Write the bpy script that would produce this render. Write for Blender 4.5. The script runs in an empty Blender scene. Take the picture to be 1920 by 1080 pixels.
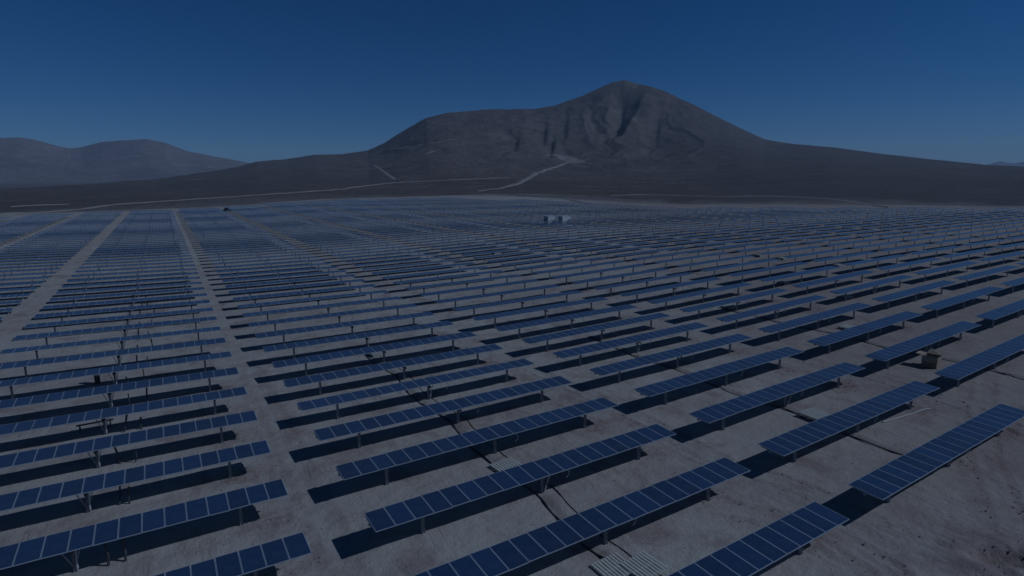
import bpy, math, random
import numpy as np
from mathutils import Matrix, Vector

random.seed(7)
rng = np.random.default_rng(11)
scene = bpy.context.scene
R = math.radians

# ------------------------------------------------------------------ camera
CAM_H = 18.0334
PITCH, YAW, ROLL = 0.1907, 0.5552, -0.0057
fw = Vector((math.sin(YAW) * math.cos(PITCH), math.cos(YAW) * math.cos(PITCH), -math.sin(PITCH)))
rt = Vector((math.cos(YAW), -math.sin(YAW), 0.0))
up = rt.cross(fw)
r2 = rt * math.cos(ROLL) + up * math.sin(ROLL)
u2 = -rt * math.sin(ROLL) + up * math.cos(ROLL)
cam_data = bpy.data.cameras.new("camera")
cam = bpy.data.objects.new("camera", cam_data)
scene.collection.objects.link(cam)
m = Matrix.Identity(4)
for i in range(3):
    m[i][0], m[i][1], m[i][2] = r2[i], u2[i], -fw[i]
m[2][3] = CAM_H
cam.matrix_world = m
FPX = 1074.15
cam_data.sensor_fit = 'HORIZONTAL'
cam_data.sensor_width = 36.0
cam_data.lens = FPX / 1920.0 * 36.0
cam_data.clip_start = 0.5
cam_data.clip_end = 80000.0
scene.camera = cam

# ------------------------------------------------------------------ light
SUN_DIR = Vector((0.9559, -0.6556, 1.0)).normalized()      # towards the sun
SUN_ELEV = math.asin(SUN_DIR.z)
world = bpy.data.worlds.new("World")
scene.world = world
world.use_nodes = True
wn = world.node_tree
wn.nodes.clear()
out = wn.nodes.new("ShaderNodeOutputWorld")
bg = wn.nodes.new("ShaderNodeBackground")
sky = wn.nodes.new("ShaderNodeTexSky")
sky.sky_type = 'NISHITA'
sky.sun_disc = False
sky.sun_elevation = SUN_ELEV
sky.sun_rotation = math.atan2(SUN_DIR.x, SUN_DIR.y)
sky.altitude = 2500.0
sky.air_density = 1.0
sky.dust_density = 0.05
sky.ozone_density = 4.5
hs = wn.nodes.new('ShaderNodeHueSaturation')
hs.inputs['Saturation'].default_value = 1.22
wn.links.new(sky.outputs[0], hs.inputs['Color'])
wn.links.new(hs.outputs[0], bg.inputs[0])
bg.inputs[1].default_value = 0.062
wn.links.new(bg.outputs[0], out.inputs[0])

sun_data = bpy.data.lights.new("sun", 'SUN')
sun_data.energy = 4.2
sun_data.angle = R(0.53)
sun_data.color = (1.0, 0.965, 0.91)
sun = bpy.data.objects.new("sun", sun_data)
scene.collection.objects.link(sun)
sun.rotation_euler = SUN_DIR.to_track_quat('Z', 'Y').to_euler()
sun.location = (40, -30, 60)

vs = scene.view_settings
vs.view_transform = 'Standard'
vs.look = 'None'
vs.gamma = 1.0
vs.use_curve_mapping = False
vs.exposure = -1.70
vs.use_white_balance = True
vs.white_balance_temperature = 4670.0
vs.white_balance_tint = 10.0

# ------------------------------------------------------------------ materials
def mat(name):
    mt = bpy.data.materials.new(name)
    mt.use_nodes = True
    nt = mt.node_tree
    return mt, nt, nt.nodes["Principled BSDF"]


def N(nt, kind, **kw):
    n = nt.nodes.new(kind)
    for k, v in kw.items():
        if k.startswith("i_"):
            n.inputs[k[2:].replace("_", " ")].default_value = v
        else:
            setattr(n, k, v)
    return n


def ramp(nt, fac, stops):
    r = nt.nodes.new("ShaderNodeValToRGB")
    el = r.color_ramp.elements
    while len(el) < len(stops):
        el.new(0.5)
    for e, (p, c) in zip(el, stops):
        e.position = p
        e.color = (*c, 1.0) if len(c) == 3 else c
    nt.links.new(fac, r.inputs[0])
    return r.outputs[0]


def mixc(nt, fac, a, b, mode='MIX'):
    n = nt.nodes.new("ShaderNodeMix")
    n.data_type = 'RGBA'
    n.blend_type = mode
    for sock, v in ((n.inputs[0], fac), (n.inputs[6], a), (n.inputs[7], b)):
        if hasattr(v, "links"):
            nt.links.new(v, sock)
        elif isinstance(v, (int, float)):
            sock.default_value = v
        else:
            sock.default_value = (*v, 1.0)
    return n.outputs[2]


def math_n(nt, op, a, b=None, c=None):
    n = nt.nodes.new("ShaderNodeMath")
    n.operation = op
    for i, v in enumerate((a, b, c)):
        if v is None:
            continue
        if hasattr(v, "links"):
            nt.links.new(v, n.inputs[i])
        else:
            n.inputs[i].default_value = v
    return n.outputs[0]


def noise(nt, vec, scale, detail=4.0, rough=0.55, dist=0.0):
    n = N(nt, "ShaderNodeTexNoise")
    n.inputs["Scale"].default_value = scale
    n.inputs["Detail"].default_value = detail
    n.inputs["Roughness"].default_value = rough
    n.inputs["Distortion"].default_value = dist
    if vec is not None:
        nt.links.new(vec, n.inputs["Vector"])
    return n.outputs["Fac"]


def mapping(nt, vec, scale=(1, 1, 1), rot=(0, 0, 0)):
    n = N(nt, "ShaderNodeMapping")
    n.inputs["Scale"].default_value = scale
    n.inputs["Rotation"].default_value = rot
    nt.links.new(vec, n.inputs["Vector"])
    return n.outputs[0]


SAND = (0.306, 0.272, 0.230)
SAND_PALE = (0.348, 0.322, 0.277)
SAND_RED = (0.215, 0.165, 0.140)
GRAVEL = (0.105, 0.092, 0.082)


def ground_material():
    mt, nt, b = mat("sandy_ground")
    co = N(nt, "ShaderNodeTexCoord").outputs["Object"]
    big = noise(nt, co, 0.05, 5)
    col = mixc(nt, ramp(nt, big, [(0.38, (0, 0, 0)), (0.66, (1, 1, 1))]), SAND, SAND_PALE)
    mid = noise(nt, co, 0.35, 6, 0.62, 0.6)
    col = mixc(nt, ramp(nt, mid, [(0.48, (0, 0, 0)), (0.70, (0.85, 0.85, 0.85))]), col, SAND_RED)
    # streaks raked by wheels, running across the rows
    st = noise(nt, mapping(nt, co, (1.6, 0.16, 1), (0, 0, R(14))), 1.0, 5, 0.6)
    msk = ramp(nt, noise(nt, co, 0.16, 4, 0.6), [(0.45, (0, 0, 0)), (0.62, (1, 1, 1))])
    st = math_n(nt, 'ADD', math_n(nt, 'MULTIPLY', math_n(nt, 'SUBTRACT', st, 0.42), msk), 0.42)
    col = mixc(nt, ramp(nt, st, [(0.50, (0, 0, 0)), (0.72, (0.7, 0.7, 0.7))]), col, (0.195, 0.165, 0.142))
    st2 = noise(nt, mapping(nt, co, (5.0, 0.55, 1), (0, 0, R(-9))), 1.0, 5, 0.65, 0.4)
    st2 = math_n(nt, 'ADD', math_n(nt, 'MULTIPLY', math_n(nt, 'SUBTRACT', st2, 0.42), msk), 0.42)
    col = mixc(nt, ramp(nt, st2, [(0.53, (0, 0, 0)), (0.70, (0.55, 0.55, 0.55))]), col, (0.19, 0.155, 0.135))
    tr_ = N(nt, "ShaderNodeAttribute", attribute_name="trampled")
    col = mixc(nt, math_n(nt, 'MULTIPLY', tr_.outputs["Fac"], 0.75), col, (0.222, 0.180, 0.150))
    sp = noise(nt, co, 3.2, 5, 0.7)
    col = mixc(nt, ramp(nt, sp, [(0.62, (0, 0, 0)), (0.74, (0.55, 0.55, 0.55))]), col, (0.16, 0.13, 0.11))
    at = N(nt, "ShaderNodeAttribute", attribute_name="disturbed")
    dn = noise(nt, co, 1.7, 6, 0.7)
    df = math_n(nt, 'MULTIPLY', at.outputs["Fac"], ramp(nt, dn, [(0.35, (0.1, 0.1, 0.1)), (0.62, (1, 1, 1))]))
    col = mixc(nt, df, col, (0.155, 0.105, 0.088))
    gr = N(nt, "ShaderNodeAttribute", attribute_name="gravel")
    gn = noise(nt, co, 0.012, 6, 0.6)
    gcol = mixc(nt, gn, (0.085, 0.075, 0.068), (0.15, 0.132, 0.116))
    col = mixc(nt, gr.outputs["Fac"], col, gcol)
    nt.links.new(col, b.inputs["Base Color"])
    b.inputs["Roughness"].default_value = 0.95
    b.inputs["Specular IOR Level"].default_value = 0.15
    h1 = noise(nt, co, 0.9, 8, 0.65)
    h2 = noise(nt, co, 7.0, 6, 0.7)
    h3 = noise(nt, mapping(nt, co, (6.0, 0.7, 1), (0, 0, R(12))), 1.0, 6, 0.7, 0.6)
    h4 = noise(nt, mapping(nt, co, (2.2, 0.30, 1), (0, 0, R(-24))), 1.0, 6, 0.65, 0.8)
    h = math_n(nt, 'ADD', math_n(nt, 'MULTIPLY', h1, 0.20), math_n(nt, 'MULTIPLY', h2, 0.05))
    h = math_n(nt, 'ADD', h, math_n(nt, 'MULTIPLY', math_n(nt, 'MULTIPLY', h3, msk), 0.035))
    h = math_n(nt, 'ADD', h, math_n(nt, 'MULTIPLY', math_n(nt, 'MULTIPLY', h4, msk), 0.10))
    bp = N(nt, "ShaderNodeBump")
    bp.inputs["Strength"].default_value = 0.8
    bp.inputs["Distance"].default_value = 1.0
    nt.links.new(h, bp.inputs["Height"])
    nt.links.new(bp.outputs[0], b.inputs["Normal"])
    return mt


def mountain_material(name, c0, c1, c2, s=1.0, dark=False):
    mt, nt, b = mat(name)
    co = N(nt, "ShaderNodeTexCoord").outputs["Object"]
    a = noise(nt, co, 0.0022 * s, 7, 0.6, 0.5)
    col = mixc(nt, ramp(nt, a, [(0.38, (0, 0, 0)), (0.62, (1, 1, 1))]), c0, c1)
    f = noise(nt, mapping(nt, co, (1, 1, 2.5)), 0.011 * s, 8, 0.68, 0.8)
    col = mixc(nt, ramp(nt, f, [(0.50, (0, 0, 0)), (0.66, (0.9, 0.9, 0.9))]), col, c2)
    g = noise(nt, co, 0.06 * s, 6, 0.7)
    col = mixc(nt, ramp(nt, g, [(0.36, (0.6, 0.6, 0.6)), (0.52, (0, 0, 0))]), col, tuple(0.62 * v for v in c0))
    if dark:                                  # darker gravel on the apron and the long right-hand slope
        at = N(nt, "ShaderNodeAttribute", attribute_name="dark_gravel")
        dn = noise(nt, co, 0.006, 6, 0.6)
        col = mixc(nt, at.outputs["Fac"], col, mixc(nt, dn, (0.082, 0.077, 0.074), (0.134, 0.121, 0.111)))
    if dark:
        fs = N(nt, "ShaderNodeAttribute", attribute_name="foot_sand")
        fn = noise(nt, mapping(nt, co, (1, 1, 1)), 0.03, 6, 0.65)
        col = mixc(nt, math_n(nt, 'MULTIPLY', fs.outputs["Fac"], ramp(nt, fn, [(0.3, (0.35, 0.35, 0.35)), (0.6, (1, 1, 1))])), col, (0.24, 0.212, 0.182))
    nt.links.new(col, b.inputs["Base Color"])
    b.inputs["Roughness"].default_value = 1.0
    b.inputs["Specular IOR Level"].default_value = 0.05
    h = noise(nt, co, 0.028 * s, 10, 0.74, 0.5)
    bp = N(nt, "ShaderNodeBump")
    bp.inputs["Strength"].default_value = 0.6
    bp.inputs["Distance"].default_value = 16.0 / s
    nt.links.new(h, bp.inputs["Height"])
    nt.links.new(bp.outputs[0], b.inputs["Normal"])
    return mt


def plain(name, col, rough=0.6, metal=0.0, var=0.12, scale=6.0, spec=0.4):
    mt, nt, b = mat(name)
    co = N(nt, "ShaderNodeTexCoord").outputs["Object"]
    n = noise(nt, co, scale, 5, 0.65)
    c = mixc(nt, ramp(nt, n, [(0.3, (0, 0, 0)), (0.7, (1, 1, 1))]),
             tuple(v * (1 - var) for v in col), tuple(min(1, v * (1 + var)) for v in col))
    nt.links.new(c, b.inputs["Base Color"])
    b.inputs["Roughness"].default_value = rough
    b.inputs["Metallic"].default_value = metal
    b.inputs["Specular IOR Level"].default_value = spec
    return mt


PITCHX = 1.01                     # module pitch along a row


def cell_material():
    mt, nt, b = mat("solar_cells")
    tc = N(nt, "ShaderNodeTexCoord")
    sx = N(nt, "ShaderNodeSeparateXYZ")
    nt.links.new(tc.outputs["UV"], sx.inputs[0])
    def line(sock, n, w):
        f = math_n(nt, 'FRACT', math_n(nt, 'MULTIPLY', sock, n))
        d = math_n(nt, 'ABSOLUTE', math_n(nt, 'SUBTRACT', f, 0.5))
        return math_n(nt, 'GREATER_THAN', d, 0.5 - w)
    g = math_n(nt, 'MAXIMUM', line(sx.outputs[0], 6, 0.035), line(sx.outputs[1], 10, 0.03))
    bus = line(sx.outputs[0], 18, 0.05)
    oi = N(nt, "ShaderNodeObjectInfo")
    co = tc.outputs["Object"]
    wn_ = N(nt, "ShaderNodeTexWhiteNoise", noise_dimensions='3D')
    fl = N(nt, "ShaderNodeVectorMath", operation='FLOOR')
    vm = N(nt, "ShaderNodeVectorMath", operation='MULTIPLY')
    nt.links.new(tc.outputs["UV"], vm.inputs[0])
    vm.inputs[1].default_value = (6, 10, 1)
    nt.links.new(vm.outputs[0], fl.inputs[0])
    nt.links.new(fl.outputs[0], wn_.inputs["Vector"])
    v = math_n(nt, 'ADD', math_n(nt, 'MULTIPLY', oi.outputs["Random"], 0.75), math_n(nt, 'MULTIPLY', wn_.outputs["Value"], 0.4))
    col = mixc(nt, v, (0.003, 0.015, 0.045), (0.008, 0.032, 0.092))
    col = mixc(nt, math_n(nt, 'MULTIPLY', g, 0.35), col, (0.03, 0.05, 0.10))
    col = mixc(nt, math_n(nt, 'MULTIPLY', bus, 0.26), col, (0.16, 0.18, 0.22))
    dust = noise(nt, co, 1.3, 5, 0.65)
    col = mixc(nt, ramp(nt, dust, [(0.3, (0.01, 0.01, 0.01)), (0.8, (0.08, 0.08, 0.08))]), col, (0.30, 0.27, 0.23))
    nt.links.new(col, b.inputs["Base Color"])
    b.inputs["Roughness"].default_value = 0.22
    b.inputs["Sheen Weight"].default_value = 0.20
    b.inputs["Sheen Roughness"].default_value = 0.45
    b.inputs["Sheen Tint"].default_value = (0.75, 0.70, 0.62, 1)
    b.inputs["IOR"].default_value = 1.45
    b.inputs["Specular IOR Level"].default_value = 0.5
    return mt


M_GROUND = ground_material()
M_MOUNT = mountain_material("mountain_rock", (0.100, 0.083, 0.070), (0.130, 0.107, 0.090), (0.172, 0.148, 0.124), 1.0, True)
M_HILL = mountain_material("distant_rock", (0.120, 0.088, 0.076), (0.175, 0.135, 0.112), (0.20, 0.17, 0.15), 0.35)
M_TRACK = plain("pale_track_dirt", (0.215, 0.192, 0.165), 0.95, 0, 0.2, 0.05, 0.1)
M_FRAME = plain("aluminium_frame", (0.33, 0.35, 0.38), 0.5, 0.3, 0.06, 3.0)
M_CELL = cell_material()
M_BACK = plain("white_backsheet", (0.55, 0.56, 0.57), 0.7)
M_STEEL = plain("galvanised_steel", (0.34, 0.35, 0.36), 0.6, 0.2, 0.2, 9.0)
M_DARK = plain("dark_drive_housing", (0.06, 0.065, 0.07), 0.55)
M_BLACK = plain("black_conduit", (0.02, 0.02, 0.022), 0.6)
M_GREYC = plain("pale_grey_conduit", (0.55, 0.56, 0.55), 0.5)
M_WOOD = plain("bleached_timber", (0.40, 0.385, 0.33), 0.8, 0, 0.22, 7.0)
M_CARD = plain("brown_cardboard", (0.27, 0.215, 0.145), 0.85, 0, 0.12, 3.0)
M_CABIN = plain("white_cabin_paint", (0.44, 0.45, 0.45), 0.5, 0, 0.07, 1.2)
M_CABD = plain("grey_louvre", (0.22, 0.25, 0.28), 0.6)
M_STONE = plain("stone", (0.25, 0.21, 0.18), 0.95, 0, 0.3, 4.0, 0.1)
M_CARP = plain("dark_vehicle_paint", (0.035, 0.04, 0.05), 0.35)
M_GLASS = plain("dark_window_glass", (0.02, 0.025, 0.03), 0.1)
M_RUB = plain("tyre_rubber", (0.02, 0.02, 0.02), 0.8)

# ------------------------------------------------------------------ mesh helpers
class MB:
    """collects boxes, prisms and tubes into one mesh"""
    def __init__(self):
        self.v, self.f, self.mi, self.uv = [], [], [], {}

    def quad(self, pts, mi=0, uv=None):
        n = len(self.v)
        self.v += [tuple(p) for p in pts]
        self.f.append(tuple(range(n, n + len(pts))))
        self.mi.append(mi)
        if uv:
            self.uv[len(self.f) - 1] = uv

    def box(self, c, s, mi=0, M=None, taper=1.0):
        x, y, z = (k / 2 for k in s)
        P = [(-x, -y, -z), (x, -y, -z), (x, y, -z), (-x, y, -z),
             (-x * taper, -y * taper, z), (x * taper, -y * taper, z), (x * taper, y * taper, z), (-x * taper, y * taper, z)]
        P = [Vector(p) for p in P]
        if M is not None:
            P = [M @ p for p in P]
        P = [p + Vector(c) for p in P]
        n = len(self.v)
        self.v += [tuple(p) for p in P]
        for q in ((0, 3, 2, 1), (4, 5, 6, 7), (0, 1, 5, 4), (1, 2, 6, 5), (2, 3, 7, 6), (3, 0, 4, 7)):
            self.f.append(tuple(n + i for i in q))
            self.mi.append(mi)

    def tube(self, pts, r, sides=8, mi=0, cap=True):
        pts = [Vector(p) for p in pts]
        rings = []
        for i, p in enumerate(pts):
            d = (pts[min(i + 1, len(pts) - 1)] - pts[max(i - 1, 0)]).normalized()
            a = d.cross(Vector((0, 0, 1)))
            if a.length < 1e-3:
                a = d.cross(Vector((1, 0, 0)))
            a.normalize()
            b = a.cross(d)
            n = len(self.v)
            rr = r[i] if isinstance(r, (list, tuple)) else r
            for k in range(sides):
                t = 2 * math.pi * k / sides
                self.v.append(tuple(p + a * (rr * math.cos(t)) + b * (rr * math.sin(t))))
            rings.append(n)
        for i in range(len(rings) - 1):
            for k in range(sides):
                k2 = (k + 1) % sides
                self.f.append((rings[i] + k, rings[i + 1] + k, rings[i + 1] + k2, rings[i] + k2))
                self.mi.append(mi)
        if cap:
            self.f.append(tuple(rings[0] + k for k in range(sides)))
            self.f.append(tuple(rings[-1] + k for k in reversed(range(sides))))
            self.mi += [mi, mi]

    def mesh(self, name, mats):
        me = bpy.data.meshes.new(name)
        me.from_pydata(self.v, [], self.f)
        for mt in mats:
            me.materials.append(mt)
        me.polygons.foreach_set("material_index", self.mi)
        if self.uv:
            ul = me.uv_layers.new(name="UVMap")
            for fi, uv in self.uv.items():
                for li, c in zip(me.polygons[fi].loop_indices, uv):
                    ul.data[li].uv = c
        me.update()
        return me


COL = scene.collection


def link(name, data, parent=None, loc=None):
    o = bpy.data.objects.new(name, data)
    COL.objects.link(o)
    if parent is not None:
        o.parent = parent
    if loc is not None:
        o.location = loc
    return o


def tag(o, label=None, cat=None, group=None, kind=None):
    if label: o["label"] = label
    if cat: o["category"] = cat
    if group: o["group"] = group
    if kind: o["kind"] = kind
    return o


def grid_mesh(name, X, Y, Z, mats, attrs=None):
    n0, n1 = X.shape
    co = np.stack([X, Y, Z], -1).reshape(-1, 3).astype(np.float32)
    i = np.arange((n0 - 1) * (n1 - 1))
    a = (i // (n1 - 1)) * n1 + i % (n1 - 1)
    F = np.stack([a, a + n1, a + n1 + 1, a + 1], 1).astype(np.int32)
    # make the faces look up
    p = co[F[len(F) // 2]]
    if np.cross(p[1] - p[0], p[2] - p[0])[2] < 0:
        F = F[:, ::-1].copy()
    me = bpy.data.meshes.new(name)
    me.vertices.add(len(co)); me.vertices.foreach_set("co", co.ravel())
    me.loops.add(F.size); me.loops.foreach_set("vertex_index", F.ravel())
    me.polygons.add(len(F))
    me.polygons.foreach_set("loop_start", np.arange(len(F), dtype=np.int32) * 4)
    me.polygons.foreach_set("use_smooth", np.ones(len(F), dtype=bool))
    for mt in mats:
        me.materials.append(mt)
    for k, v in (attrs or {}).items():
        at = me.attributes.new(k, 'FLOAT', 'POINT')
        at.data.foreach_set("value", np.ascontiguousarray(v, dtype=np.float32).ravel())
    me.update(calc_edges=True)
    me.validate()
    return me


def vnoise(x, y, seed=0):
    xi = np.floor(x).astype(np.int64); yi = np.floor(y).astype(np.int64)
    fx = x - xi; fy = y - yi
    fx = fx * fx * (3 - 2 * fx); fy = fy * fy * (3 - 2 * fy)
    def h(a, b):
        n = (a * 374761393 + b * 668265263 + seed * 1274126177) & 0xFFFFFFFF
        n = ((n ^ (n >> 13)) * 1274126177) & 0xFFFFFFFF
        n = n ^ (n >> 16)
        return (n & 0xFFFF) / 65535.0
    return (h(xi, yi) * (1 - fx) + h(xi + 1, yi) * fx) * (1 - fy) + (h(xi, yi + 1) * (1 - fx) + h(xi + 1, yi + 1) * fx) * fy


def fbm(x, y, oct=5, seed=0, gain=0.5):
    s = np.zeros_like(x, dtype=float); a = 1.0; t = 0.0
    for o in range(oct):
        s += a * vnoise(x * 2 ** o + 17.3 * o, y * 2 ** o - 9.1 * o, seed + o); t += a; a *= gain
    return s / t


def sstep(a, b, x):
    t = np.clip((x - a) / (b - a), 0, 1)
    return t * t * (3 - 2 * t)

# ------------------------------------------------------------------ the lie of the land
H_PANEL, TILT = 1.583, 0.0284
ROW0, ROWP = 24.9538, 5.5949
X0, TLEN, GAP, SHEAR, PW = 7.2981, 20.2, 3.1716, 0.0137, 1.7713


def base_z(X, Y):
    a = np.abs(np.asarray(X, dtype=float) - 28.0)
    S = 40.0
    q = np.where(a < S, a * a, S * S + 2 * S * S * np.tanh((a - S) / S))
    return q * 0.3262e-3


# outline of the solar field (metres)
FIELD = np.array([(-75, 40), (-68, 250), (-58, 318), (-31, 342), (14, 374), (60, 402), (105, 420), (190, 408), (212, 320), (219, 262), (226, 195),
                  (283, 148), (330, 100), (360, 60), (300, 10), (60, 8), (-20, 12)], float)


def in_field(x, y, P=FIELD):
    c = False
    n = len(P)
    for i in range(n):
        x1, y1 = P[i]; x2, y2 = P[(i + 1) % n]
        if (y1 > y) != (y2 > y) and x < (x2 - x1) * (y - y1) / (y2 - y1) + x1:
            c = not c
    return c


# ridge line of the mountain and its apron: bearing (deg, clockwise from the rows' normal),
# distance where the slope starts, distance and height of the ridge, steepness
RIDGE = np.array([
    (-75, 338, 600, 0.5, 1.0, 0),
    (-24.924, 348, 700, 6.1, 1.0, 0),
    (-17.309, 353, 800, 6.0, 1.0, 0),
    (-11.242, 356, 950, 5.5, 1.0, 0),
    (-9.504, 363, 1000, 5.7, 1.0, 0),
    (-6.381, 373, 1150, 7.2, 1.039, 0),
    (-2.965, 383, 1300, 10.7, 1.078, 0.05),
    (0.764, 398, 1600, 19.4, 1.156, 0.1),
    (4.815, 413, 1900, 38.9, 1.234, 0.15),
    (6.962, 423, 2100, 56.6, 1.312, 0.2),
    (8.298, 428, 2200, 74.8, 1.39, 0.3),
    (10.993, 443, 2300, 87.5, 1.468, 0.3),
    (13.325, 458, 2350, 105.3, 1.546, 0.35),
    (15.696, 468, 2350, 107.9, 1.624, 0.4),
    (18.139, 476, 2350, 122.4, 1.78, 0.5),
    (19.65, 480, 2350, 151.0, 1.858, 0.6),
    (21.692, 484, 2350, 202.0, 1.975, 0.8),
    (23.74, 488, 2350, 249.0, 2.053, 0.9),
    (25.775, 493, 2350, 267.7, 2.092, 1),
    (28.836, 498, 2380, 281.5, 2.17, 1),
    (31.909, 488, 2400, 287.5, 2.248, 1),
    (33.957, 448, 2430, 290.2, 2.404, 1),
    (35.998, 418, 2460, 305.2, 2.56, 1),
    (38.518, 386, 2520, 348.9, 2.794, 1),
    (40.502, 370, 2570, 392.3, 2.95, 1),
    (41.482, 363, 2600, 414.9, 3.028, 1),
    (42.559, 356, 2600, 420.8, 3.028, 1),
    (43.695, 350, 2590, 401.3, 3.028, 1),
    (44.916, 344, 2570, 385.7, 3.028, 1),
    (46.376, 336, 2550, 359.2, 2.95, 1),
    (47.352, 330, 2520, 330.6, 2.872, 0.9),
    (48.796, 326, 2480, 296.7, 2.716, 0.8),
    (51.179, 328, 2420, 234.5, 2.404, 0.6),
    (53.509, 333, 2350, 179.0, 2.014, 0.4),
    (55.149, 338, 2300, 143.7, 1.78, 0.3),
    (57.067, 343, 2250, 126.1, 1.624, 0.2),
    (60.392, 351, 2200, 107.9, 1.468, 0.15),
    (63.923, 358, 2100, 81.0, 1.39, 0.1),
    (67.555, 366, 2000, 58.7, 1.312, 0.1),
    (70.891, 370, 1900, 41.0, 1.234, 0.08),
    (73.044, 376, 1850, 34.7, 1.234, 0.05),
    (77.982, 388, 1800, 25.6, 1.156, 0.05),
    (88.136, 408, 1700, 14.2, 1.078, 0)], float)


def mountain_z(b, r):
    """height of the mountain above the plain at bearing b (deg) and distance r (m)"""
    r0 = np.interp(b, RIDGE[:, 0], RIDGE[:, 1]); D = np.interp(b, RIDGE[:, 0], RIDGE[:, 2])
    zr = np.interp(b, RIDGE[:, 0], RIDGE[:, 3]); p = np.interp(b, RIDGE[:, 0], RIDGE[:, 4])
    g = np.interp(b, RIDGE[:, 0], RIDGE[:, 5])
    s = (r - r0) / (D - r0)
    sc = np.clip(s, 0, 1)
    z = zr * sc ** p
    # gullies and spurs running down the face
    x = r * np.sin(np.radians(b)); y = r * np.cos(np.radians(b))
    w = fbm(x / 330, y / 330, 4, 5) - 0.5
    w2 = fbm(x / 140, y / 140, 3, 15) - 0.5
    u = b * 0.42 + 2.6 * w + 0.8 * w2
    rid = 1 - np.abs(2 * vnoise(u, sc * 2.3 + 3.1, 21) - 1)
    rid2 = 1 - np.abs(2 * vnoise(u * 2.3 + 8, sc * 5.0, 31) - 1)
    iso = 1 - np.abs(2 * fbm(x / 420, y / 420, 4, 33, 0.5) - 1)
    A = np.sin(np.pi * np.clip((sc - 0.22) / 0.78, 0, 1)) ** 1.1
    A2 = np.sin(np.pi * np.clip((sc - 0.45) / 0.55, 0, 1))
    z = z - g * A2 * zr * (0.042 * (1 - rid) + 0.012 * (1 - rid2)) * (0.25 + 1.1 * sstep(0.3, 0.7, vnoise(b * 0.3 + 5.5, sc * 1.7, 71)))
    z = z - g * A * 13 * (1 - iso)
    # three short gullies and knolls on the face between shoulder and summit
    for gb_, gs, gw, gd in ((34.9, 0.80, 0.55, 15), (36.9, 0.84, 0.6, 13), (35.7, 0.70, 0.4, 11), (32.2, 0.72, 0.5, 8), (45.6, 0.80, 0.45, 7)):
        db = b - gb_ - 1.2 * (sc - gs)
        cut = np.where(db < 0, np.exp(-(db / (gw * 1.9)) ** 2), np.exp(-(db / (gw * 0.6)) ** 2))
        z = z - gd * cut * np.exp(-((sc - gs) / 0.085) ** 2)
    # the deep hollow under the summit: floor on its left, steep spur on its right
    fl = 42.30 + 0.25 * np.clip((sc - 0.76) / 0.2, 0, 1)
    sp = 42.85 + 1.75 * np.clip((sc - 0.76) / 0.2, 0, 1)
    hol = np.where(b < fl, sstep(fl - 1.5, fl, b), np.where(b < sp, 1 - 1.55 * (b - fl) / (sp - fl), -0.55 * (1 - sstep(sp, sp + 2.6, b))))
    z = z - hol * 36.0 * sstep(0.70, 0.80, sc) * (1 - sstep(0.90, 0.995, sc))
    # rough surface
    z = z + np.clip(sc * 3, 0, 1) * (1 - sstep(0.97, 1.0, sc)) * ((fbm(x / 90, y / 90, 5, 9, 0.55) - 0.5) * (4 + 22 * g * sc))
    z = z + sstep(0.99, 1.0, sc) * (fbm(x / 60, y / 60, 3, 19) - 0.5) * 5 * g
    back = np.clip(s - 1, 0, None)
    z = z * np.clip(1 - back * 1.6, 0, 1) - back * 3
    lo = sstep(0, 0.03, s)
    return z * lo - 0.6 * (1 - lo) + (fbm(x / 30, y / 30, 3, 3) - 0.5) * 1.2 * lo


def surf_z(x, y):
    b = np.degrees(np.arctan2(x, y)); r = np.hypot(x, y)
    return np.maximum(base_z(x, y), base_z(x, y) + mountain_z(b, r))
#SPLIT


# ------------------------------------------------------------------ ground sheet
def axis(lo, hi, step, far_lo, far_hi, g=1.075):
    mid = np.arange(lo, hi + 1e-6, step)
    a = []; x, d = hi, step
    while x < far_hi:
        d *= g; x += d; a.append(x)
    c = []; x, d = lo, step
    while x > far_lo:
        d *= g; x -= d; c.append(x)
    return np.concatenate([np.array(c[::-1]), mid, np.array(a)])


def table_left(j, yc):
    """left end and length of table j (0 = first right of the long aisle)"""
    if j >= 0:
        x, l = X0 + j * (TLEN + GAP), TLEN
    elif j == -1:
        x, l = -14.21, 18.57
    else:
        x, l = -17.15 - 15.5 + (j + 2) * 18.5, 15.5
    return x + SHEAR * (yc - ROW0), l


POSTS = (2.74, 10.19, 17.77)
gx = axis(-22, 72, 0.27, -15000, 15000)
gy = axis(2, 58, 0.24, -400, 22000)
GX, GY = np.meshgrid(gx, gy, indexing='ij')
near = np.exp(-((np.clip(np.abs(GX - 25) - 50, 0, None) / 40) ** 2 + (np.clip(np.abs(GY - 30) - 30, 0, None) / 40) ** 2))
GZ = base_z(GX, GY)
GZ = GZ + near * ((fbm(GX / 7, GY / 7, 4, 41) - 0.5) * 0.16 + (fbm(GX / 0.9, GY / 0.9, 4, 47, 0.6) - 0.5) * 0.05)
dist_a = np.zeros_like(GX)
for k in range(-2, 9):
    yc = ROW0 + k * ROWP
    for j in (-1, 0, 1, 2):
        xl, ln = table_left(j, yc)
        for i, (amp, rad) in enumerate(((0.35, 1.0), (0.6, 1.1), (1.0, 1.5))):
            px_ = xl + POSTS[i] * ln / TLEN
            if j >= 0 or i == 2:
                ox = 0.5 + 0.9 * rng.random(); oy = rng.normal() * 0.3
                g = np.exp(-(((GX - px_ - ox) / (rad * 1.25)) ** 2 + ((GY - yc - oy) / (rad * 0.8)) ** 2))
                dist_a = np.maximum(dist_a, amp * g * (0.55 + 0.6 * rng.random()))
clod = fbm(GX / 0.55, GY / 0.55, 3, 61, 0.6)
GZ = GZ + near * dist_a * (clod - 0.35) * 0.34
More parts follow.
